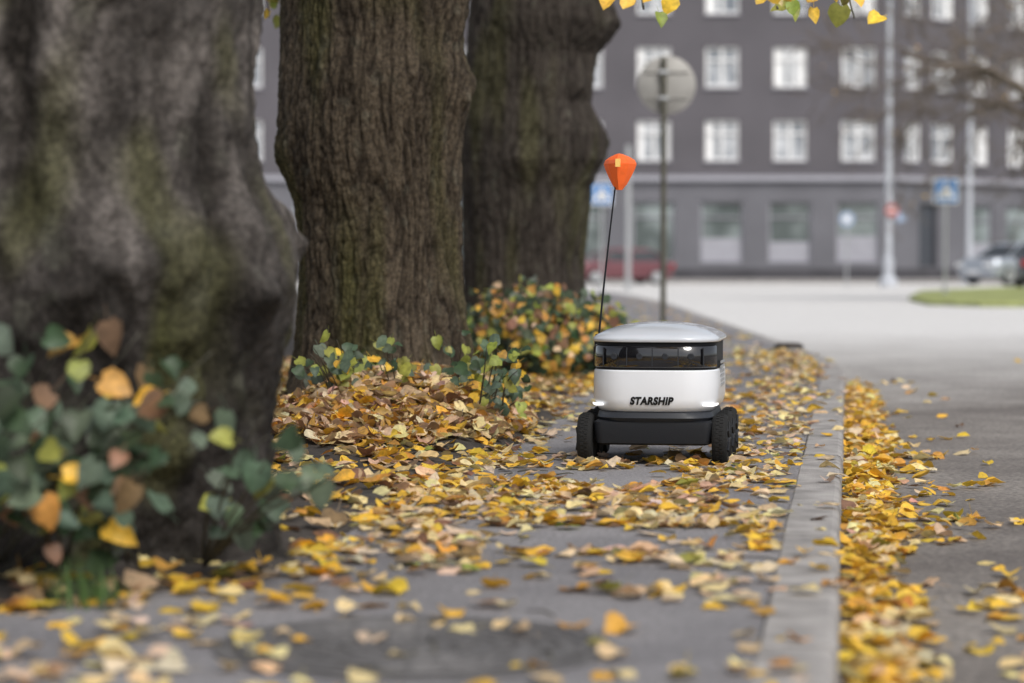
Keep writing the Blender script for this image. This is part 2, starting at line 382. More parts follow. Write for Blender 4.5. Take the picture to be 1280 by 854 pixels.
# ---------------------------------------------------------------- trees
def interp_tab(tab,z): return (float(np.interp(z,[t[0] for t in tab],[t[1] for t in tab])),float(np.interp(z,[t[0] for t in tab],[t[2] for t in tab])))
def gauss_(th,c0,w_):
    d=(th-c0+math.pi)%(2*math.pi)-math.pi; return math.exp(-(d/w_)**2)
def tree(cx,cy,tab,kind,NT,dz,burls,seed,crown_r=3.0):
    e=empty('linden_tree',(cx,cy,0))
    ztop=max(t[0] for t in tab)
    zs=list(np.arange(-.08,ztop+.2,dz)); 
    while zs[-1]<4.8: zs.append(zs[-1]+.09)
    tab=tab+[(ztop+.8,-.9*abs(tab[-1][1]),.9*tab[-1][2]),(4.8,-.36,.36)]
    tab.sort()
    vs=[];cols=[]
    for z in zs:
        L,Rr=interp_tab(tab,z); L=abs(L)
        for k in range(NT):
            th=2*math.pi*k/NT; c,s_=math.cos(th),math.sin(th); w=.5+.5*c
            r0=Rr*w+L*(1-w); r0*=.94+.06*abs(c)
            fl=.16*math.exp(-max(z,0)/.16)*(.6+.5*math.sin(5*th+seed)); 
            p=Vector((c*r0,s_*r0,z))
            lob=.035*noise.noise(Vector((c*1.6+seed,s_*1.6,z*.8)))+ .02*math.sin(4*th+seed+z*.6)
            r_=r0+fl+lob*(1.6 if kind==1 else 1)
            br=0; gr=0
            if kind==1:
                wob=.10*noise.noise(Vector((0,3,z*1.3)))+.05*noise.noise(Vector((0,9,z*4)))
                gr=gauss_(th,4.93+wob,.06)*sm(z,.75,1.0)+.8*gauss_(th,5.62-wob*.8,.05)*sm(z,.1,.4)*(1-sm(z,.95,1.2))+.7*gauss_(th,4.45+wob,.05)+.5*gauss_(th,5.30+wob*1.4,.04)*sm(z,.9,1.2)+.6*gauss_(th,5.1-wob*1.5,.06)*(1-sm(z,.5,.8))
                r_-=.055*gr
            for (bt,bz,bs,bh) in burls:
                dth=(th-bt+math.pi)%(2*math.pi)-math.pi
                dd=math.sqrt((dth*r0)**2+(z-bz)**2)/bs
                if dd<1.6:
                    g_=math.exp(-(dd**2)*2.2); br+=g_; r_+=bh*g_*(1+.35*noise.noise(p*14+Vector((seed,0,0))))
            wx=.35*noise.noise(Vector((c*1.5,s_*1.5,z*1.4+seed)))+br*.25
            fq=13 if kind==2 else (11 if kind==3 else 8)
            q=Vector((c*r0*fq*1.5+wx*3,s_*r0*fq*1.5+wx*3,z*(2.6 if kind!=1 else 1.9)+seed))
            n1=noise.noise(q); n2=noise.noise(Vector((q.x*2.1+5,q.y*2.1+2,z*9))); n3=noise.noise(Vector((c*r0*55,s_*r0*55,z*28)))
            f1=1-min(1,abs(n1)*3.4); f2=1-min(1,abs(n2)*3.0)
            if kind==1: amp=(.010,.007,.008)
            else: amp=(.012,.008,.007)
            r_+= -amp[0]*f1-amp[1]*f2+amp[2]*n3
            if kind==1: r_+=.020*noise.noise(Vector((c*7,s_*7,z*9)))*(1+2*min(1,br))
            vs.append((c*r_,s_*r_,z))
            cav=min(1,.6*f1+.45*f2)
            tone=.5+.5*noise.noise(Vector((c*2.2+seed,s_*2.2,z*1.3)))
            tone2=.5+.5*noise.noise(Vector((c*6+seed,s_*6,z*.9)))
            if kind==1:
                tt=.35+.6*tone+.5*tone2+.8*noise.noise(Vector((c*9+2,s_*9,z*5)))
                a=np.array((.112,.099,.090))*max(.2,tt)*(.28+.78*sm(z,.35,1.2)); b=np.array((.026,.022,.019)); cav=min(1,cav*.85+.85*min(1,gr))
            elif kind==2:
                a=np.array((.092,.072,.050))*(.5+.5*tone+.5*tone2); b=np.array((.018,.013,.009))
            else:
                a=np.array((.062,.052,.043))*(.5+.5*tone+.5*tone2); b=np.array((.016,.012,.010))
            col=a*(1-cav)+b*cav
            mo=sm(noise.noise(Vector((c*2.6+seed*3,s_*2.6,z*1.1))),.05,.5)
            if kind==2: mo=min(1,mo*.5+.95*math.exp(-((th-4.40)/.20)**2)*sm(1.3-z,0,.7)*(.5+.6*tone))
            elif kind==1: mo=.55*sm(noise.noise(Vector((c*3.6+4,s_*3.6,z*2.6))),.02,.4)
            else: mo*=.4
            col=col*(1-.75*mo)+np.array((.09,.094,.018))*.75*mo*(1-.5*cav)
            li=sm(noise.noise(Vector((c*9,s_*9,z*11+seed))),.35,.55)*.2
            col=col*(1-li)+np.array((.17,.17,.13))*li*(1-cav*.7)
            cols.append((*col,1))
    nr=len(zs); fs=[(i*NT+k,i*NT+(k+1)%NT,(i+1)*NT+(k+1)%NT,(i+1)*NT+k) for i in range(nr-1) for k in range(NT)]
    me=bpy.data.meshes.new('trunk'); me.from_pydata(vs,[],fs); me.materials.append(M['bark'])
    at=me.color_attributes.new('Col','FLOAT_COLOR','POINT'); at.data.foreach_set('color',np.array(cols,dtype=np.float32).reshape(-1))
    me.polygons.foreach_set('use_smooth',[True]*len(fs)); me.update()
    o=bpy.data.objects.new('trunk',me); scene.collection.objects.link(o); o.parent=e
    rs=random.Random(seed); mb=MB(); tips=[]
    def grow(p,d,L,r,lvl):
        pts=[p.copy()];rad=[r]; n=5; dd=d.copy()
        for i in range(n):
            dd=(dd+Vector((rs.gauss(0,.16),rs.gauss(0,.16),rs.gauss(.04,.10)))).normalized(); p=p+dd*(L/n); pts.append(p.copy()); rad.append(r*(1-.6*(i+1)/n))
            if lvl>=2: tips.append(p.copy())
        mb.tube(pts,rad,M['bark'],n=12 if lvl==0 else 6)
        if lvl<3:
            for j in range(4 if lvl<2 else 3):
                i=rs.randint(2,n); nd=(dd+Vector((rs.gauss(0,.7),rs.gauss(0,.7),rs.gauss(.05,.4)))).normalized()
                grow(pts[i].copy(),nd,L*.62,rad[i]*.7,lvl+1)
    for j in range(6):
        a=2*math.pi*j/6+rs.uniform(-.3,.3); grow(Vector((math.cos(a)*.12,math.sin(a)*.12,4.3+rs.uniform(0,.4))),Vector((math.cos(a)*.75,math.sin(a)*.75,.9)).normalized(),crown_r,.17,0)
    lo=mb.obj('limbs',e,smooth=True)
    at=lo.data.color_attributes.new('Col','FLOAT_COLOR','POINT'); at.data.foreach_set('color',np.tile(np.array((.09,.075,.06,1),dtype=np.float32),len(lo.data.vertices)))
    T=np.array([tuple(t) for t in tips]); idx=rng.integers(0,len(T),3000); n=len(idx)
    P=T[idx]+rng.normal(0,.22,(n,3)); Nn=rng.normal(0,1,(n,3)); Nn[:,2]=np.abs(Nn[:,2])+.3
    TT=rng.normal(0,.6,(n,3)); TT[:,2]-=.8
    leaves('crown_leaves',P,Nn,TT,rng.uniform(.07,.12,n),palette(n,{'y':5,'g':2.5,'p':1,'o':.6}),e)
    return e
def tz(y,sc): return H+(328-y)/sc
t1=[(tz(y,458),-(.66+.03*math.sin(y*.02)),x) for y,x in ((700,.58),(600,.645),(520,.675),(460,.70),(420,.73),(360,.745),(330,.75),(300,.74),(270,.71),(235,.665),(200,.65),(100,.64),(0,.675),(-120,.70))]
t1.sort()
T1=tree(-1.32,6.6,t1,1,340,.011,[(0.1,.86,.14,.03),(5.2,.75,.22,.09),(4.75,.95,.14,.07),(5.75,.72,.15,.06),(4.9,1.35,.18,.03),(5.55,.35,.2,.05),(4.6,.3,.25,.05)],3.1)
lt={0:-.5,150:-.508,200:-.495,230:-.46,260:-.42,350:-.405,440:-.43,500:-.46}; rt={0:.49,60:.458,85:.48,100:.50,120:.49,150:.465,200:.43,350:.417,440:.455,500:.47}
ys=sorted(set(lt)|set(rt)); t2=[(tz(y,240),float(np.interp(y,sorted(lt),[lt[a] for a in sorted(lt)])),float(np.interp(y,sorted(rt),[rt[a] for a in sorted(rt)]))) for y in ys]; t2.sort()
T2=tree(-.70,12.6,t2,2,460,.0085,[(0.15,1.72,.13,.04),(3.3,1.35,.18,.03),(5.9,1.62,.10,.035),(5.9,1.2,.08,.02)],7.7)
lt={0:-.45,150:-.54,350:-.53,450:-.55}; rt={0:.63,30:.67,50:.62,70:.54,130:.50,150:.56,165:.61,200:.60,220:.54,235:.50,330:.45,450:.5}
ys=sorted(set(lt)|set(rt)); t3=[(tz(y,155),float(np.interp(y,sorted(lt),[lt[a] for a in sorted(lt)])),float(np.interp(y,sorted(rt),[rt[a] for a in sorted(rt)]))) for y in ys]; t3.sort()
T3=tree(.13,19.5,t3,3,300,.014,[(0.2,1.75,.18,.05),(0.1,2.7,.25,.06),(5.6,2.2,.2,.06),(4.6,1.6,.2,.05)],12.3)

def twigs(parent,off,paths,w,size=(.055,.08),per=14,name='drooping_twigs'):
    mb=MB();P=[]
    for pts in paths:
        pts=[Vector(a)-Vector(off) for a in pts]
        dense=[]
        for i in range(len(pts)-1):
            for j in range(6): dense.append(pts[i].lerp(pts[i+1],j/6)+Vector((random.gauss(0,.008),random.gauss(0,.008),random.gauss(0,.008))))
        dense.append(pts[-1]); n=len(dense)
        mb.tube(dense,[.012*(1-.8*i/n)+.001 for i in range(n)],M['poledark'],n=6)
        for i in range(per):
            t=pts[-1].lerp(pts[-2],random.random()**1.5*.28); P.append(tuple(t+Vector((random.gauss(0,.05),random.gauss(0,.04),random.gauss(0,.025)))))
    mb.obj(name,parent,smooth=True); P=np.array(P);n=len(P)
    Nn=np.stack([rng.normal(0,.5,n),-np.ones(n),rng.normal(.5,.4,n)],1); T=np.stack([rng.normal(0,.4,n),rng.normal(0,.3,n),-np.ones(n)],1)
    leaves('twig_leaves',P,Nn,T,rng.uniform(*size,n),palette(n,w),parent)
YW={'y':6,'g':2.2,'p':.6}
twigs(T2,(-.70,12.6,0),[[(-.4,12.2,4.3),(.1,10.8,3.6),(.42,9.6,2.5),(.45,8.3,1.655)],[(-.4,12.2,4.3),(.6,10.8,3.7),(1.12,9.6,2.5),(1.17,8.3,1.625)],
   [(-.4,12.2,4.3),(.5,10.8,3.6),(.85,9.8,2.5),(.92,8.4,1.665)],[(-1.0,13,4.0),(-1.5,13.6,3.2),(-1.40,14,2.2)]],YW,per=18)

def shoots(name,stems,w,size,leafn,spread,leafz=0.0,stemr=.004):
    e=empty(name,stems[0][0]); off=Vector(stems[0][0]); mb=MB();P=[];Nn=[]
    for a,b in stems:
        a=Vector(a)-off;b=Vector(b)-off; m=(a+b)/2+Vector((random.gauss(0,.04),random.gauss(0,.04),.05))
        pts=[]
        for i in range(9):
            t=i/8; pts.append(a*(1-t)**2+m*2*t*(1-t)+b*t*t)
        mb.tube(pts,[stemr*(1.3-t/9) for t in range(9)],M['poledark'],n=6)
        for i in range(leafn):
            t=.25+.75*random.random(); q=a*(1-t)**2+m*2*t*(1-t)+b*t*t
            P.append(tuple(q+Vector((random.gauss(0,spread),random.gauss(0,spread),random.gauss(0,spread)+leafz)))); d=(b-a).normalized(); Nn.append((d.x+random.gauss(0,.6),d.y-.5+random.gauss(0,.6),.75+random.gauss(0,.5)))
    mb.obj('stems',e,smooth=True); P=np.array(P);n=len(P)
    T=np.stack([rng.normal(0,.7,n),rng.normal(-.3,.5,n),-.6+rng.normal(0,.35,n)],1)
    leaves('leaves',P,np.array(Nn),T,rng.uniform(*size,n),palette(n,w),e,curl=.15)
    return e
def W(px,py,d): return ((px-640)*d/F,d,H-(py-328)*d/F)
GR={'d':5,'s':4.5,'g':1.3,'y':.3,'o':.4,'b':1.2}
st=[]
for px,py in [(30,450),(70,440),(120,410),(160,460),(200,490),(60,520),(20,560),(100,560),(150,540),(190,560),(40,600),(90,610),(140,600),(10,500),(225,530),(75,480),(130,500),(265,440),(30,480),(110,470),(175,415),(60,580),(10,600),(250,500),(0,470)]:
    d=random.uniform(5.2,5.65); e_=W(px,py,d); st.append(((-1.25+random.uniform(-.25,.35),5.9,.05),e_))
shoots('linden_shoots',st,GR,(.045,.085),7,.05)
st=[]
for px,py in [(350,555),(375,575),(405,575),(435,590),(350,600),(335,545),(300,540),(355,655),(330,520),(420,600),(390,600)]:
    d=random.uniform(5.6,5.9); st.append(((-.78,6.1,.02),W(px,py,d)))
shoots('linden_shoots',st,{'s':5,'g':1.8,'d':2},(.05,.08),2,.025)
st=[]
for i in range(44):
    px=random.choice([random.uniform(385,490),random.uniform(545,655),random.uniform(560,665)]); py=random.uniform(425,530) if px>540 else random.uniform(425,475)
    d=random.uniform(10.4,11.4); e_=W(px,py,d); st.append(((e_[0]*.85-.06,d+.35,.10),e_))
shoots('linden_shoots',st,{'g':3.6,'s':3.2,'d':2.2,'y':.6,'o':.3},(.038,.068),6,.05)
st=[]
for i in range(130):
    a=random.uniform(0,6.28); r_=math.sqrt(random.random()); x=.28+.62*r_*math.cos(a); y=16.8+.95*r_*math.sin(a)
    z=(.14+.45*math.sqrt(max(0,1-r_**2))*random.uniform(.7,1.12)); z*= 1.0-.3*(x-.27)
    st.append(((.25+.3*r_*math.cos(a),17.0+.3*r_*math.sin(a),.02),(x,y,z)))
shoots('shrub',st,{'d':4.8,'g':3.2,'s':2.2,'y':1.0,'o':1.6,'t':.6,'b':1.8},(.045,.08),28,.065)

gt=MB()
for i in range(130):
    x=-.99+random.gauss(0,.05); y=5.55+random.gauss(0,.05); a=random.uniform(0,6.28); h=random.uniform(.05,.12); b_=random.uniform(.01,.06); w_=.0017
    c,d=math.cos(a),math.sin(a); vs=[]
    for t,ww in ((0,1),(.5,.8),(1,.05)):
        ox,oy=c*b_*t*t,d*b_*t*t; vs+= [(x+ox-d*w_*ww,y+oy+c*w_*ww,.0+h*t),(x+ox+d*w_*ww,y+oy-c*w_*ww,.0+h*t)]
    gt.add(vs,[(0,1,3,2),(2,3,5,4)],M['blade'])
gt.obj('grass_tuft')
# ---------------------------------------------------------------- delivery robot
rb=empty('delivery_robot',(.545,9.36,0),-math.radians(9.2))
hl=.31; cy=.315
W_=M['robwhite'];B_=M['black']
b=MB()
b.loft([(.203,0,cy,.195,hl-.05,.10,.02,W_),(.210,0,cy,.222,hl-.022,.12,.024,W_),(.228,0,cy,.238,hl-.006,.13,.025,W_),(.26,0,cy,.245,hl,.13,.025,W_),(.32,0,cy,.246,hl,.13,.025,W_),(.366,0,cy,.244,hl-.002,.13,.025,W_),(.371,0,cy,.240,hl-.006,.128,.025,W_)])
b.obj('body_shell',rb,auto=35,weld=True)
b=MB(); b.loft([(.370,0,cy,.236,hl-.010,.125,.025,B_),(.474,0,cy,.236,hl-.010,.125,.025,B_)]); b.obj('sensor_band',rb,auto=35,weld=True)
def ringpts(hx,hy,r,bu,nc=14):
    pts=[]
    for kk in range(nc+1):
        a=math.radians(180+90*kk/nc); pts.append((-(hx-r)+r*math.cos(a),-(hy-r)+r*math.sin(a)))
    for kk in range(1,12): pts.append((-(hx-r)+2*(hx-r)*kk/12,-hy))
    for kk in range(nc+1):
        a=math.radians(270+90*kk/nc); pts.append(((hx-r)+r*math.cos(a),-(hy-r)+r*math.sin(a)))
    return [(x,y-(bu*max(0,1-(x/hx)**2))) for x,y in pts]
v_=MB(); ra=ringpts(.240,hl-.006,.128,.025)[2:-2]; rows=[(.380,-.002),(.384,.003),(.462,.003),(.466,-.002)]
vs=[]
for z,o_ in rows:
    for x,y in ra:
        s_=1+o_/.24; vs.append((x*s_,cy+y*s_,z))
n=len(ra); v_.add(vs,[(i*n+k2,i*n+k2+1,(i+1)*n+k2+1,(i+1)*n+k2) for i in range(3) for k2 in range(n-1)],M['visor'])
v_.obj('visor',rb,smooth=True)
c_=MB()
for x in (-.15,-.05,.05,.15):
    yy=cy-(hl-.006)-.025*(1-(x/.24)**2)-.0065
    c_.lathe([(.013,0),(.013,-.003),(.008,-.004),(.007,-.002)],M['darkgrey'],(x,yy+.002,.425),axis='y',n=20)
for x in (-.195,-.1,.0,.1,.195):
    yy=cy-(hl-.006)-.025*(1-(x/.24)**2)-.006 + (max(0,abs(x)-.112)/.128)**2*.045
    c_.box(x-.002,x+.002,yy,yy+.01,.388,.458,M['darkgrey'])
c_.obj('camera_lenses',rb,smooth=False)
l_=MB(); ld=M['lid']
l_.loft([(.474,0,cy,.238,hl-.008,.128,.025,B_),(.480,0,cy,.247,hl+.001,.13,.025,ld),(.490,0,cy,.249,hl+.003,.13,.025,ld),(.497,0,cy,.246,hl,.13,.025,ld),(.508,0,cy,.232,hl-.016,.125,.02,ld),(.524,0,cy,.200,hl-.05,.12,.015,ld),(.538,0,cy,.155,hl-.10,.11,.01,ld),(.548,0,cy,.10,hl-.17,.09,.005,ld),(.552,0,cy,.04,hl-.24,.04,0,ld)])
l_.obj('lid',rb,smooth=True,weld=True)
u_=MB()
u_.loft([(.150,0,cy,.205,hl-.03,.08,.012,M['darkgrey']),(.185,0,cy,.228,hl-.004,.10,.02,M['darkgrey']),(.205,0,cy,.224,hl-.012,.11,.02,M['darkgrey']),(.214,0,cy,.21,hl-.03,.11,.02,M['darkgrey'])])
u_.obj('bumper',rb,auto=40,weld=True)
u_=MB(); u_.loft([(.078,0,cy,.205,hl-.02,.03,.0,B_),(.086,0,cy,.228,hl-.004,.035,.004,B_),(.145,0,cy,.234,hl,.035,.004,B_),(.168,0,cy,.234,hl-.004,.035,.004,B_),(.174,0,cy,.22,hl-.02,.03,.0,B_)]); u_.obj('chassis',rb,auto=35,weld=True)
for sgn,nm in ((-1,'headlamp_1'),(1,'headlamp_2')):
    lm=MB(); pts=[];
    for t in np.linspace(0,1,9):
        a=math.radians(305+ (t*42))
        x=.116+.134*math.cos(a); y=-(hl-.13)+.134*math.sin(a)-.025*max(0,1-(x/.245)**2); pts.append((sgn*x,cy+y))
    vs=[(x,y,.229+.004*abs(i-4)/4) for i,(x,y) in enumerate(pts)]+[(x*1.004,y,.241) for x,y in pts]
    n=len(pts); lm.add(vs,[(i,i+1,n+i+1,n+i) for i in range(n-1)],M['led']); lm.obj(nm,rb,smooth=True)
sp=MB(); 
for sg in (-1,1):
    for k2 in range(6): sp.box(sg*.2475-.002,sg*.2475+.002,.22+0,.40,.30+k2*.018,.31+k2*.018,M['metal'])
sp.obj('side_vent',rb)
def wheel(name,x,y):
    w=MB(); r=.098; hw=.029
    w.lathe([(.072,-hw),(.088,-hw),(.094,-hw+.006),(r,-hw+.014),(r,hw-.014),(.094,hw-.006),(.088,hw),(.072,hw)],M['rubber'],(x,y,.1),axis='x',n=48)
    for k2 in range(36):
        a=2*math.pi*k2/36
        for sx in (-1,1):
            aa=a+(0.087 if sx>0 else 0); c,d=math.cos(aa),math.sin(aa)
            p=[]
            for dr in (-.002,.0022):
                for dt in (-.0045,.0045):
                    for dx in (0,.012): p.append((x+sx*(.002+dx),y+c*(r+dr)-d*dt,.1+d*(r+dr)+c*dt))
            w.add(p,[(0,1,3,2),(4,6,7,5),(0,4,5,1),(2,3,7,6),(0,2,6,4),(1,5,7,3)],M['rubber'])
    s_=1 if x>0 else -1
    w.lathe([(.074,0),(.074,s_*(hw+.001)),(.060,s_*(hw-.004)),(.030,s_*(hw-.002)),(.022,s_*(hw+.006)),(.008,s_*(hw+.008))],M['darkgrey'],(x,y,.1),axis='x',n=32)
    for k2 in range(5):
        a=2*math.pi*k2/5; c,d=math.cos(a),math.sin(a)
        w.tube([(x+s_*(hw+.002),y+c*.02,.1+d*.02),(x+s_*(hw+.002),y+c*.07,.1+d*.07)],[.007,.006],M['black'],n=8)
    w.obj(name,rb,auto=40)
i=1
for y in (.085,.315,.545):
    for x in (-.268,.258): wheel('wheel_%d'%i,x,y); i+=1
ax=MB()
for sg in (-1,1):
    for yy in (.085,.315,.545): ax.tube([(sg*.2,yy,.10),(sg*.258,yy,.10)],[.015,.015],B_)
    ax.box(sg*.237-.004,sg*.237+.004,.07,.56,.115,.14,B_)
ax.obj('axles',rb)
tc=bpy.data.curves.new('lettering','FONT'); tc.body='STARSHIP'; tc.size=.040; tc.extrude=.0008; tc.offset=.0020; tc.shear=.2; tc.align_x='CENTER'; tc.space_character=1.08
to=bpy.data.objects.new('lettering',tc); scene.collection.objects.link(to); bpy.context.view_layer.update()
me=bpy.data.meshes.new_from_object(to.evaluated_get(bpy.context.evaluated_depsgraph_get())); bpy.data.objects.remove(to)
xs=[v.co.x for v in me.vertices]; wd=max(xs)-min(xs); kx=.170/wd
for v in me.vertices:
    x=v.co.x*kx-.004; zz=v.co.y; y=cy-hl-.025*(1-(x/.246)**2)-.0012-v.co.z; v.co=(x,y,.239+zz)
me.materials.clear(); me.materials.append(M['text']); me.name='lettering'
to=bpy.data.objects.new('lettering',me); scene.collection.objects.link(to); to.parent=rb
bx,by=-.262,.36
fm=MB(); fm.box(-.275,-.243,by-.02,by+.02,.37,.45,B_); fm.lathe([(.010,0),(.012,.03),(.007,.06)],B_,(bx,by,.44),n=12); fm.obj('antenna_mount',rb,bevel=.003)
fm=MB(); n=14
fm.tube([(bx+(.078)*(t/n)**1.15,by,.40+.74*t/n) for t in range(n+1)],[.0048-.0018*t/n for t in range(n+1)],B_,n=8); fm.obj('antenna',rb,smooth=True)
fm=MB(); ox,oz=bx+.078+.010,1.080
ring=[]
prof=[(.014,0),(.034,.022),(.054,.055),(.070,.085),(.077,.105),(.070,.120),(.045,.134),(.016,.144),(.003,.146)]
for r_,z in prof:
    for kx_ in range(6):
        a=math.radians(90+60*kx_); rr_=r_*(1.0 if kx_%2==0 else .62); ring.append((ox+rr_*math.cos(a+1.05),by+rr_*math.sin(a+1.05),oz+z))
fs=[(i*6+k2,i*6+(k2+1)%6,(i+1)*6+(k2+1)%6,(i+1)*6+k2) for i in range(len(prof)-1) for k2 in range(6)]
fs.append((5,4,3,2,1,0)); m_=(len(prof)-1)*6; fs.append(tuple(m_+k2 for k2 in range(6)))
fm.add(ring,fs,M['orange'])
fm.box(ox-.006,ox+.014,by-.079,by-.073,oz+.090,oz+.122,M['yellowr'])
fm.obj('flag',rb)

# ---------------------------------------------------------------- building
bd=empty('apartment_building',(0,110,0))
def facade(o,d,L,ztop,wins,tag,zl=4.5):
    nx,ny=d[1],-d[0]
    def T(s,n,z): return (o[0]+d[0]*s+nx*n, o[1]+d[1]*s+ny*n, z)
    wall=MB();fr=MB();gl=MB()
    def bx(mb,s0,s1,n0,n1,z0,z1,mat):
        p=[T(a,b,c) for c in (z0,z1) for a,b in ((s0,n0),(s1,n0),(s1,n1),(s0,n1))]
        mb.add(p,[(0,3,2,1),(4,5,6,7),(0,1,5,4),(1,2,6,5),(2,3,7,6),(3,0,4,7)],mat)
    xs=sorted(set([0,L]+[w[0] for w in wins]+[w[1] for w in wins])); zs=sorted(set([0.5,zl,ztop]+[w[2] for w in wins]+[w[3] for w in wins]))
    for i in range(len(xs)-1):
        for j in range(len(zs)-1):
            cx=(xs[i]+xs[i+1])/2;cz=(zs[j]+zs[j+1])/2
            if any(w[0]<cx<w[1] and w[2]<cz<w[3] for w in wins): continue
            wall.add([T(xs[i],0,zs[j]),T(xs[i+1],0,zs[j]),T(xs[i+1],0,zs[j+1]),T(xs[i],0,zs[j+1])],[(0,1,2,3)],M['wallup'] if cz>zl else M['walllow'])
    for (a,b,c,e_,ty) in wins:
        dp=-.22; mt=M['wallup'] if c>zl else M['walllow']
        wall.add([T(a,0,c),T(b,0,c),T(b,0,e_),T(a,0,e_),T(a,dp,c),T(b,dp,c),T(b,dp,e_),T(a,dp,e_)],[(0,1,5,4),(1,2,6,5),(2,3,7,6),(3,0,4,7)],mt)
        gl.add([T(a,dp+.02,c),T(b,dp+.02,c),T(b,dp+.02,e_),T(a,dp+.02,e_)],[(0,1,2,3)],M['glass'] if ty=='w' else (M['shop'] if ty=='s' else M['cardark']))
        if ty=='w':
            t=.11; n0,n1=dp+.03,dp+.12
            bx(fr,a,a+t,n0,n1,c,e_,M['frame']);bx(fr,b-t,b,n0,n1,c,e_,M['frame'])
            bx(fr,a+t,b-t,n0,n1,c,c+t,M['frame']);bx(fr,a+t,b-t,n0,n1,e_-t,e_,M['frame'])
            m=(a+b)/2; bx(fr,m-.065,m+.065,n0,n1+.02,c+t,e_-t,M['frame'])
            zt=c+(e_-c)*.66; bx(fr,a+t,m-.065,n0,n1,zt,zt+.08,M['frame']);bx(fr,m+.065,b-t,n0,n1,zt,zt+.08,M['frame'])
            bx(fr,a-.05,b+.05,.003,.10,c-.07,c-.003,M['ledge'])
            if random.random()<.7:
                cw=(b-a)*random.uniform(.12,.3); 
                bx(fr,a+t,a+t+cw,dp+.022,dp+.028,c+t,e_-t,M['frame'])
                if random.random()<.6: bx(fr,b-t-cw,b-t,dp+.022,dp+.028,c+t,e_-t,M['frame'])
        else:
            t=.07; n0,n1=dp+.03,dp+.10; mt=M['ledge'] if ty=='s' else M['plinth']
            bx(fr,a,a+t,n0,n1,c,e_,mt);bx(fr,b-t,b,n0,n1,c,e_,mt);bx(fr,a+t,b-t,n0,n1,c,c+t,mt);bx(fr,a+t,b-t,n0,n1,e_-t,e_,mt)
            if ty=='s':
                bx(fr,a+t,b-t,n0,n1,e_-.75,e_-.69,mt)
                if random.random()<.7: bx(fr,a+t,b-t,dp+.022,dp+.028,c+.07,c+random.uniform(.5,1.3),M['ledge'])
    wall.obj('walls_'+tag,bd); gl.obj('window_glass_'+tag,bd); fr.obj('window_frames_'+tag,bd)
    tr=MB(); bx(tr,-.0,L,.003,.22,zl-.02,zl+.22,M['ledge']); 
    bx(tr,0,L,-.3,.05,0,.5,M['plinth']); bx(tr,-.2,L+.2,-.3,.5,ztop,ztop+.4,M['ledge']); tr.obj('trim_'+tag,bd)
X0=-48.0; Lm=17.35-X0; rowsz=[(5.41+3.32*i,7.23+3.32*i) for i in range(5)]
wins=[]
x=(902-640)/27.47-3.09*18
while x<17:
    if x>X0+1.2 :
        for a,b_ in rowsz: wins.append((x-.76-X0,x+.76-X0,a,b_,'w'))
        if not(1.5<x<3): wins.append((x-.96-X0,x+.96-X0,.80,3.55,'s'))
    x+=3.09
facade((X0,0),(1,0),Lm,22.0,wins,'main')
wins=[]
for s_,w in [(1.44,.62),(3.78,.85),(6.91,.62),(9.97,.75),(13.2,.75),(16.4,.75),(19.6,.75)]:
    for a,b_ in rowsz: wins.append((s_-w,s_+w,a,b_,'w'))
for s_,w,ty in [(2.7,.75,'d'),(6.9,1.0,'s'),(10.2,1.1,'s'),(14,1.1,'s'),(18,1.1,'s')]: wins.append((s_-w,s_+w,.55 if ty=='d' else .8,3.5,ty))
facade((17.35,0),(.7071,.7071),24,22.0,wins,'wing')
rf=MB(); ex=17.35+24*.7071; ey=24*.7071
rf.add([(X0,.1,22.3),(17.35,.1,22.3),(ex,ey,22.3),(ex-9,ey+9,22.3),(X0,14,22.3),(X0,14,0),(ex-9,ey+9,0),(X0,.1,0),(ex,ey,0)],[(0,1,2,3,4),(4,3,6,5),(0,4,5,7),(2,8,6,3)],M['roof']); rf.obj('roof',bd)

# ---------------------------------------------------------------- signs, posts
def signpost(name,x,y,z0,h,pr,mat): 
    e=empty(name,(x,y,z0)); m=MB(); m.tube([(0,0,0),(0,0,h*.5),(0,0,h)],[pr]*3,mat,n=14); m.lathe([(pr*2.4,0),(pr*2.4,.02),(pr*1.3,.05)],mat,n=14); m.obj('pole',e,smooth=False,auto=40); return e
sc=F/28
e=signpost('traffic_sign',(829-640)/sc,28,0,H+(328-73)/sc+.0,.034,M['poledark'])
m=MB(); m.lathe([(.33,.014),(.338,.010),(.34,.004),(.335,.0)],M['signback'],((4)/sc,.045,H+(328-107)/sc),axis='y',n=48)
for dz in (-.15,.15):
    m.box(-.055,.055,-.038,.044,H+(328-107)/sc+dz-.02,H+(328-107)/sc+dz+.02,M['metal'])
    m.tube([(4/sc-.25,.036,H+221/sc+dz),(4/sc+.25,.036,H+221/sc+dz)],[.010,.010],M['signback'],n=6)
m.obj('sign_disc_back',e,auto=40)
def crossing(px,d,zc,wd,z0=-.1):
    s_=F/d; e=signpost('pedestrian_crossing_sign',(px-640)/s_,d,z0,zc+wd/2-z0+.0,.04,M['metal'])
    m=MB(); zc-=z0; m.box(-wd/2,wd/2,-.075,-.05,zc-wd/2,zc+wd/2,M['white']); m.box(-wd/2+.03,wd/2-.03,-.08,-.0755,zc-wd/2+.03,zc+wd/2-.03,M['blue'])
    a=wd*.36; m.add([(-a,-.083,zc-a*.8),(a,-.083,zc-a*.8),(0,-.083,zc+a*.95)],[(0,1,2)],M['white'])
    m.tube([(-.06,-.087,zc-.2*wd),(0,-.087,zc-.02),(.06,-.087,zc-.2*wd)],[.018]*3,M['black'],n=6); m.lathe([(.03,0),(.03,.004)],M['black'],(0,-.09,zc+.07),axis='y',n=10)
    m.obj('sign_plate',e); return e
crossing(1181,62,H+(328-239)/(F/62),.64,0.0)
crossing(752,66,H+(328-243)/(F/66),.60)
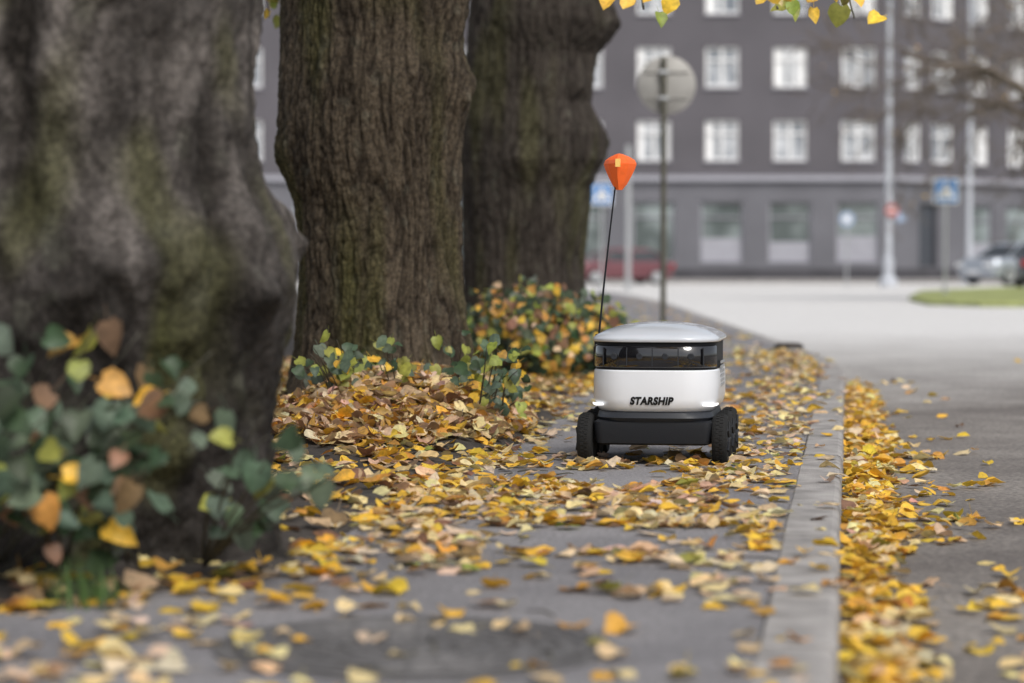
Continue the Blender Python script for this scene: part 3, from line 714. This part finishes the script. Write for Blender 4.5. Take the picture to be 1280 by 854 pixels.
signpost('metal_post',(785-640)*78/F,78,-.1,H+(328-178)*78/F,.09,M['metal'])
def lamp(px,d,h,r,mat,arm):
    e=empty('street_lamp',((px-640)*d/F,d,-.1)); m=MB()
    m.tube([(0,0,0),(0,0,1.0),(0,0,1.05),(0,0,h)],[r*1.5,r*1.5,r,r*.6],mat,n=16); m.lathe([(r*2.6,0),(r*2.6,.25),(r*1.6,.4)],mat,n=16)
    m.tube([(0,0,h),(arm*.3,0,h+.5),(arm,0,h+.6)],[r*.6,r*.5,r*.45],mat,n=10); m.obj('column',e,auto=40)
    m=MB(); m.loft([(h+.5,arm+.3,0,.3,.12,.1,0,M['white']),(h+.62,arm+.3,0,.38,.16,.12,0,M['metal']),(h+.7,arm+.3,0,.25,.1,.08,0,M['metal'])]); m.obj('lamp_head',e,auto=40); return e
e=lamp(1110,88,11.5,.13,M['lamppaint'],-1.8)
m=MB(); zc=H+(328-263)*88/F+.1
m.lathe([(.24,0),(.24,-.02)],M['red'],(.1,-.19,zc),axis='y',n=28); m.box(-.05,.25,-.22,-.212,zc-.04,zc+.04,M['white']); m.box(.30,.60,-.17,-.15,zc-.42,zc-.12,M['paleblue']); m.box(-.1,.5,-.168,-.15,zc-.3,zc-.24,M['metal']); m.obj('no_entry_plate',e)
e=lamp(1211,98,12,.12,M['lamppaint'],1.6)
e=signpost('traffic_sign',(1058-640)*90/F,90,-.1,H+(328-266)*90/F+.1,.04,M['metal'])
m=MB(); zc=H+(328-274)*90/F+.1; m.lathe([(.28,0),(.28,-.02)],M['paleblue'],(0,-.05,zc),axis='y',n=28); m.lathe([(.14,0),(.14,-.003)],M['white'],(0,-.072,zc),axis='y',n=20); m.obj('sign_disc',e)

# ---------------------------------------------------------------- cars
def car(x,y,rz,paint,z0=-.1):
    e=empty('parked_car',(x,y,z0),rz); b=MB(); p=paint; g=M['carglass']
    b.loft([(.20,0,0,2.0,.80,.3,.0,M['black']),(.28,0,0,2.12,.86,.35,.03,p),(.50,0,0,2.16,.88,.38,.03,p),(.72,0,0,2.13,.885,.38,.03,p),(.86,-.02,0,2.02,.86,.36,.03,p),(.93,-.1,0,1.86,.80,.3,.02,p)])
    b.loft([(.90,-.25,0,1.62,.78,.25,0,g),(1.15,-.3,0,1.30,.70,.25,0,g),(1.34,-.33,0,1.02,.63,.25,0,p),(1.42,-.34,0,.90,.57,.25,0,p),(1.46,-.34,0,.6,.4,.2,0,p)])
    b.obj('body',e,auto=35,weld=False)
    pl=MB()
    for sy in (-1,1):
        for xa,xb in ((1.32,.62),(-.28,-.32),(-1.78,-1.30)): pl.tube([(xa,sy*.775,.91),(xb,sy*.635,1.35)],[.035,.03],p,n=6)
        pl.box(.75,.95,sy*.86-.02*sy,sy*.86+.16*sy,.92,1.04,p)
    for sy in (-1,1):
        pl.box(2.06,2.16,sy*.62-.16,sy*.62+.16,.62,.74,M['white']); pl.box(-2.16,-2.04,sy*.64-.14,sy*.64+.14,.66,.84,M['redlamp'])
    pl.box(2.14,2.19,-.26,.26,.40,.50,M['white']); pl.box(-2.19,-2.14,-.26,.26,.55,.66,M['white'])
    pl.obj('trim',e)
    k2=1
    for wx in (-1.32,1.32):
        for sy in (-1,1):
            w=MB(); w.lathe([(.18,-.1),(.30,-.1),(.32,-.07),(.32,.07),(.30,.1),(.18,.1)],M['rubber'],(wx,sy*.80,.32),axis='y',n=28); w.lathe([(.19,0),(.19,sy*.105),(.05,sy*.115)],M['metal'],(wx,sy*.80,.32),axis='y',n=20)
            w.obj('wheel_%d'%k2,e,auto=40); k2+=1
car((1272-640)*82/F,82,math.radians(215),M['carsilver'],0.02)
car((1306-640)*76/F,76,math.radians(80),M['cardark'],0.02)
car((772-640)*97/F,97,math.radians(200),M['carred'])

# ---------------------------------------------------------------- bare tree on the verge
bt=empty('bare_tree',(12.6,56,0)); rs=random.Random(5); mb=MB(); tips=[]
mb.tube([(0,0,-.1),(0,0,.4),(.05,0,2),(0,.1,4.2)],[.42,.32,.27,.24],M['bark'],n=18)
def grow(p,d,L,r,lvl):
    pts=[p.copy()];rad=[r];dd=d.copy();n=6
    for i in range(n):
        dd=(dd+Vector((rs.gauss(0,.17),rs.gauss(0,.17),rs.gauss(0,.13)))).normalized(); p=p+dd*(L/n); pts.append(p.copy()); rad.append(max(.009,r*(1-.7*(i+1)/n)))
        if lvl>=2: tips.append(tuple(p))
    mb.tube(pts,rad,M['bark'],n=10 if lvl==0 else 5)
    if lvl<4:
        for j in range(4 if lvl<3 else 3):
            i=rs.randint(1,n); nd=(dd*1.0+Vector((rs.gauss(0,.6),rs.gauss(0,.6),rs.gauss(0,.45)))).normalized(); grow(pts[i].copy(),nd,L*.6,rad[i]*.62,lvl+1)
for a,dz,L in [(3.2,.45,4.0),(2.9,.8,4.0),(3.6,.6,4.0),(3.05,.2,2.6),(.3,.6,3.5),(1.4,.8,3.5),(4.8,.7,3.5),(5.7,.5,3.5)]:
    grow(Vector((0,.05,4.1+rs.uniform(-.1,.3))),Vector((math.cos(a),math.sin(a),dz)).normalized(),L,.12,0)
lo=mb.obj('branches',bt,smooth=True)
at=lo.data.color_attributes.new('Col','FLOAT_COLOR','POINT'); at.data.foreach_set('color',np.tile(np.array((.18,.15,.13,1),dtype=np.float32),len(lo.data.vertices)))
T=np.array(tips); idx=rng.integers(0,len(T),90); n=len(idx)
leaves('remaining_leaves',T[idx]+rng.normal(0,.05,(n,3)),rng.normal(0,1,(n,3)),rng.normal(0,1,(n,3)),rng.uniform(.06,.09,n),palette(n,{'y':2,'t':5}),bt)

# ---------------------------------------------------------------- light, world, camera
w=bpy.data.worlds.new('World'); scene.world=w; w.use_nodes=True; nt=w.node_tree
sky=nt.nodes.new('ShaderNodeTexSky'); sky.sky_type='NISHITA'; sky.sun_disc=False
EL=50
sky.sun_elevation=math.radians(EL); sky.sun_rotation=math.radians(155); sky.air_density=1.0; sky.dust_density=3.0; sky.ozone_density=1.0
hs=nt.nodes.new('ShaderNodeHueSaturation'); hs.inputs['Saturation'].default_value=.38
bg=nt.nodes['Background']; bg.inputs['Strength'].default_value=.15
nt.links.new(sky.outputs[0],hs.inputs['Color']); nt.links.new(hs.outputs[0],bg.inputs['Color'])
sl=bpy.data.lights.new('sun','SUN'); sl.energy=2.3; sl.angle=math.radians(22); sl.color=(1,.97,.92)
so=bpy.data.objects.new('sun',sl); scene.collection.objects.link(so)
az=math.radians(155); sd=Vector((math.sin(az)*math.cos(math.radians(EL)),math.cos(az)*math.cos(math.radians(EL)),math.sin(math.radians(EL))))
so.rotation_euler=sd.to_track_quat('Z','Y').to_euler(); so.location=sd*50
scene.view_settings.view_transform='Standard'; scene.view_settings.look='None'; scene.view_settings.exposure=0
cd=bpy.data.cameras.new('camera'); cd.lens=85; cd.sensor_width=36; cd.clip_end=2000; cd.clip_start=.1
cd.dof.use_dof=True; cd.dof.focus_distance=9.5; cd.dof.aperture_fstop=1.9
co=bpy.data.objects.new('camera',cd); scene.collection.objects.link(co); co.location=(0,0,H)
co.rotation_euler=(math.pi/2-math.atan(99/F),0,0); scene.camera=co
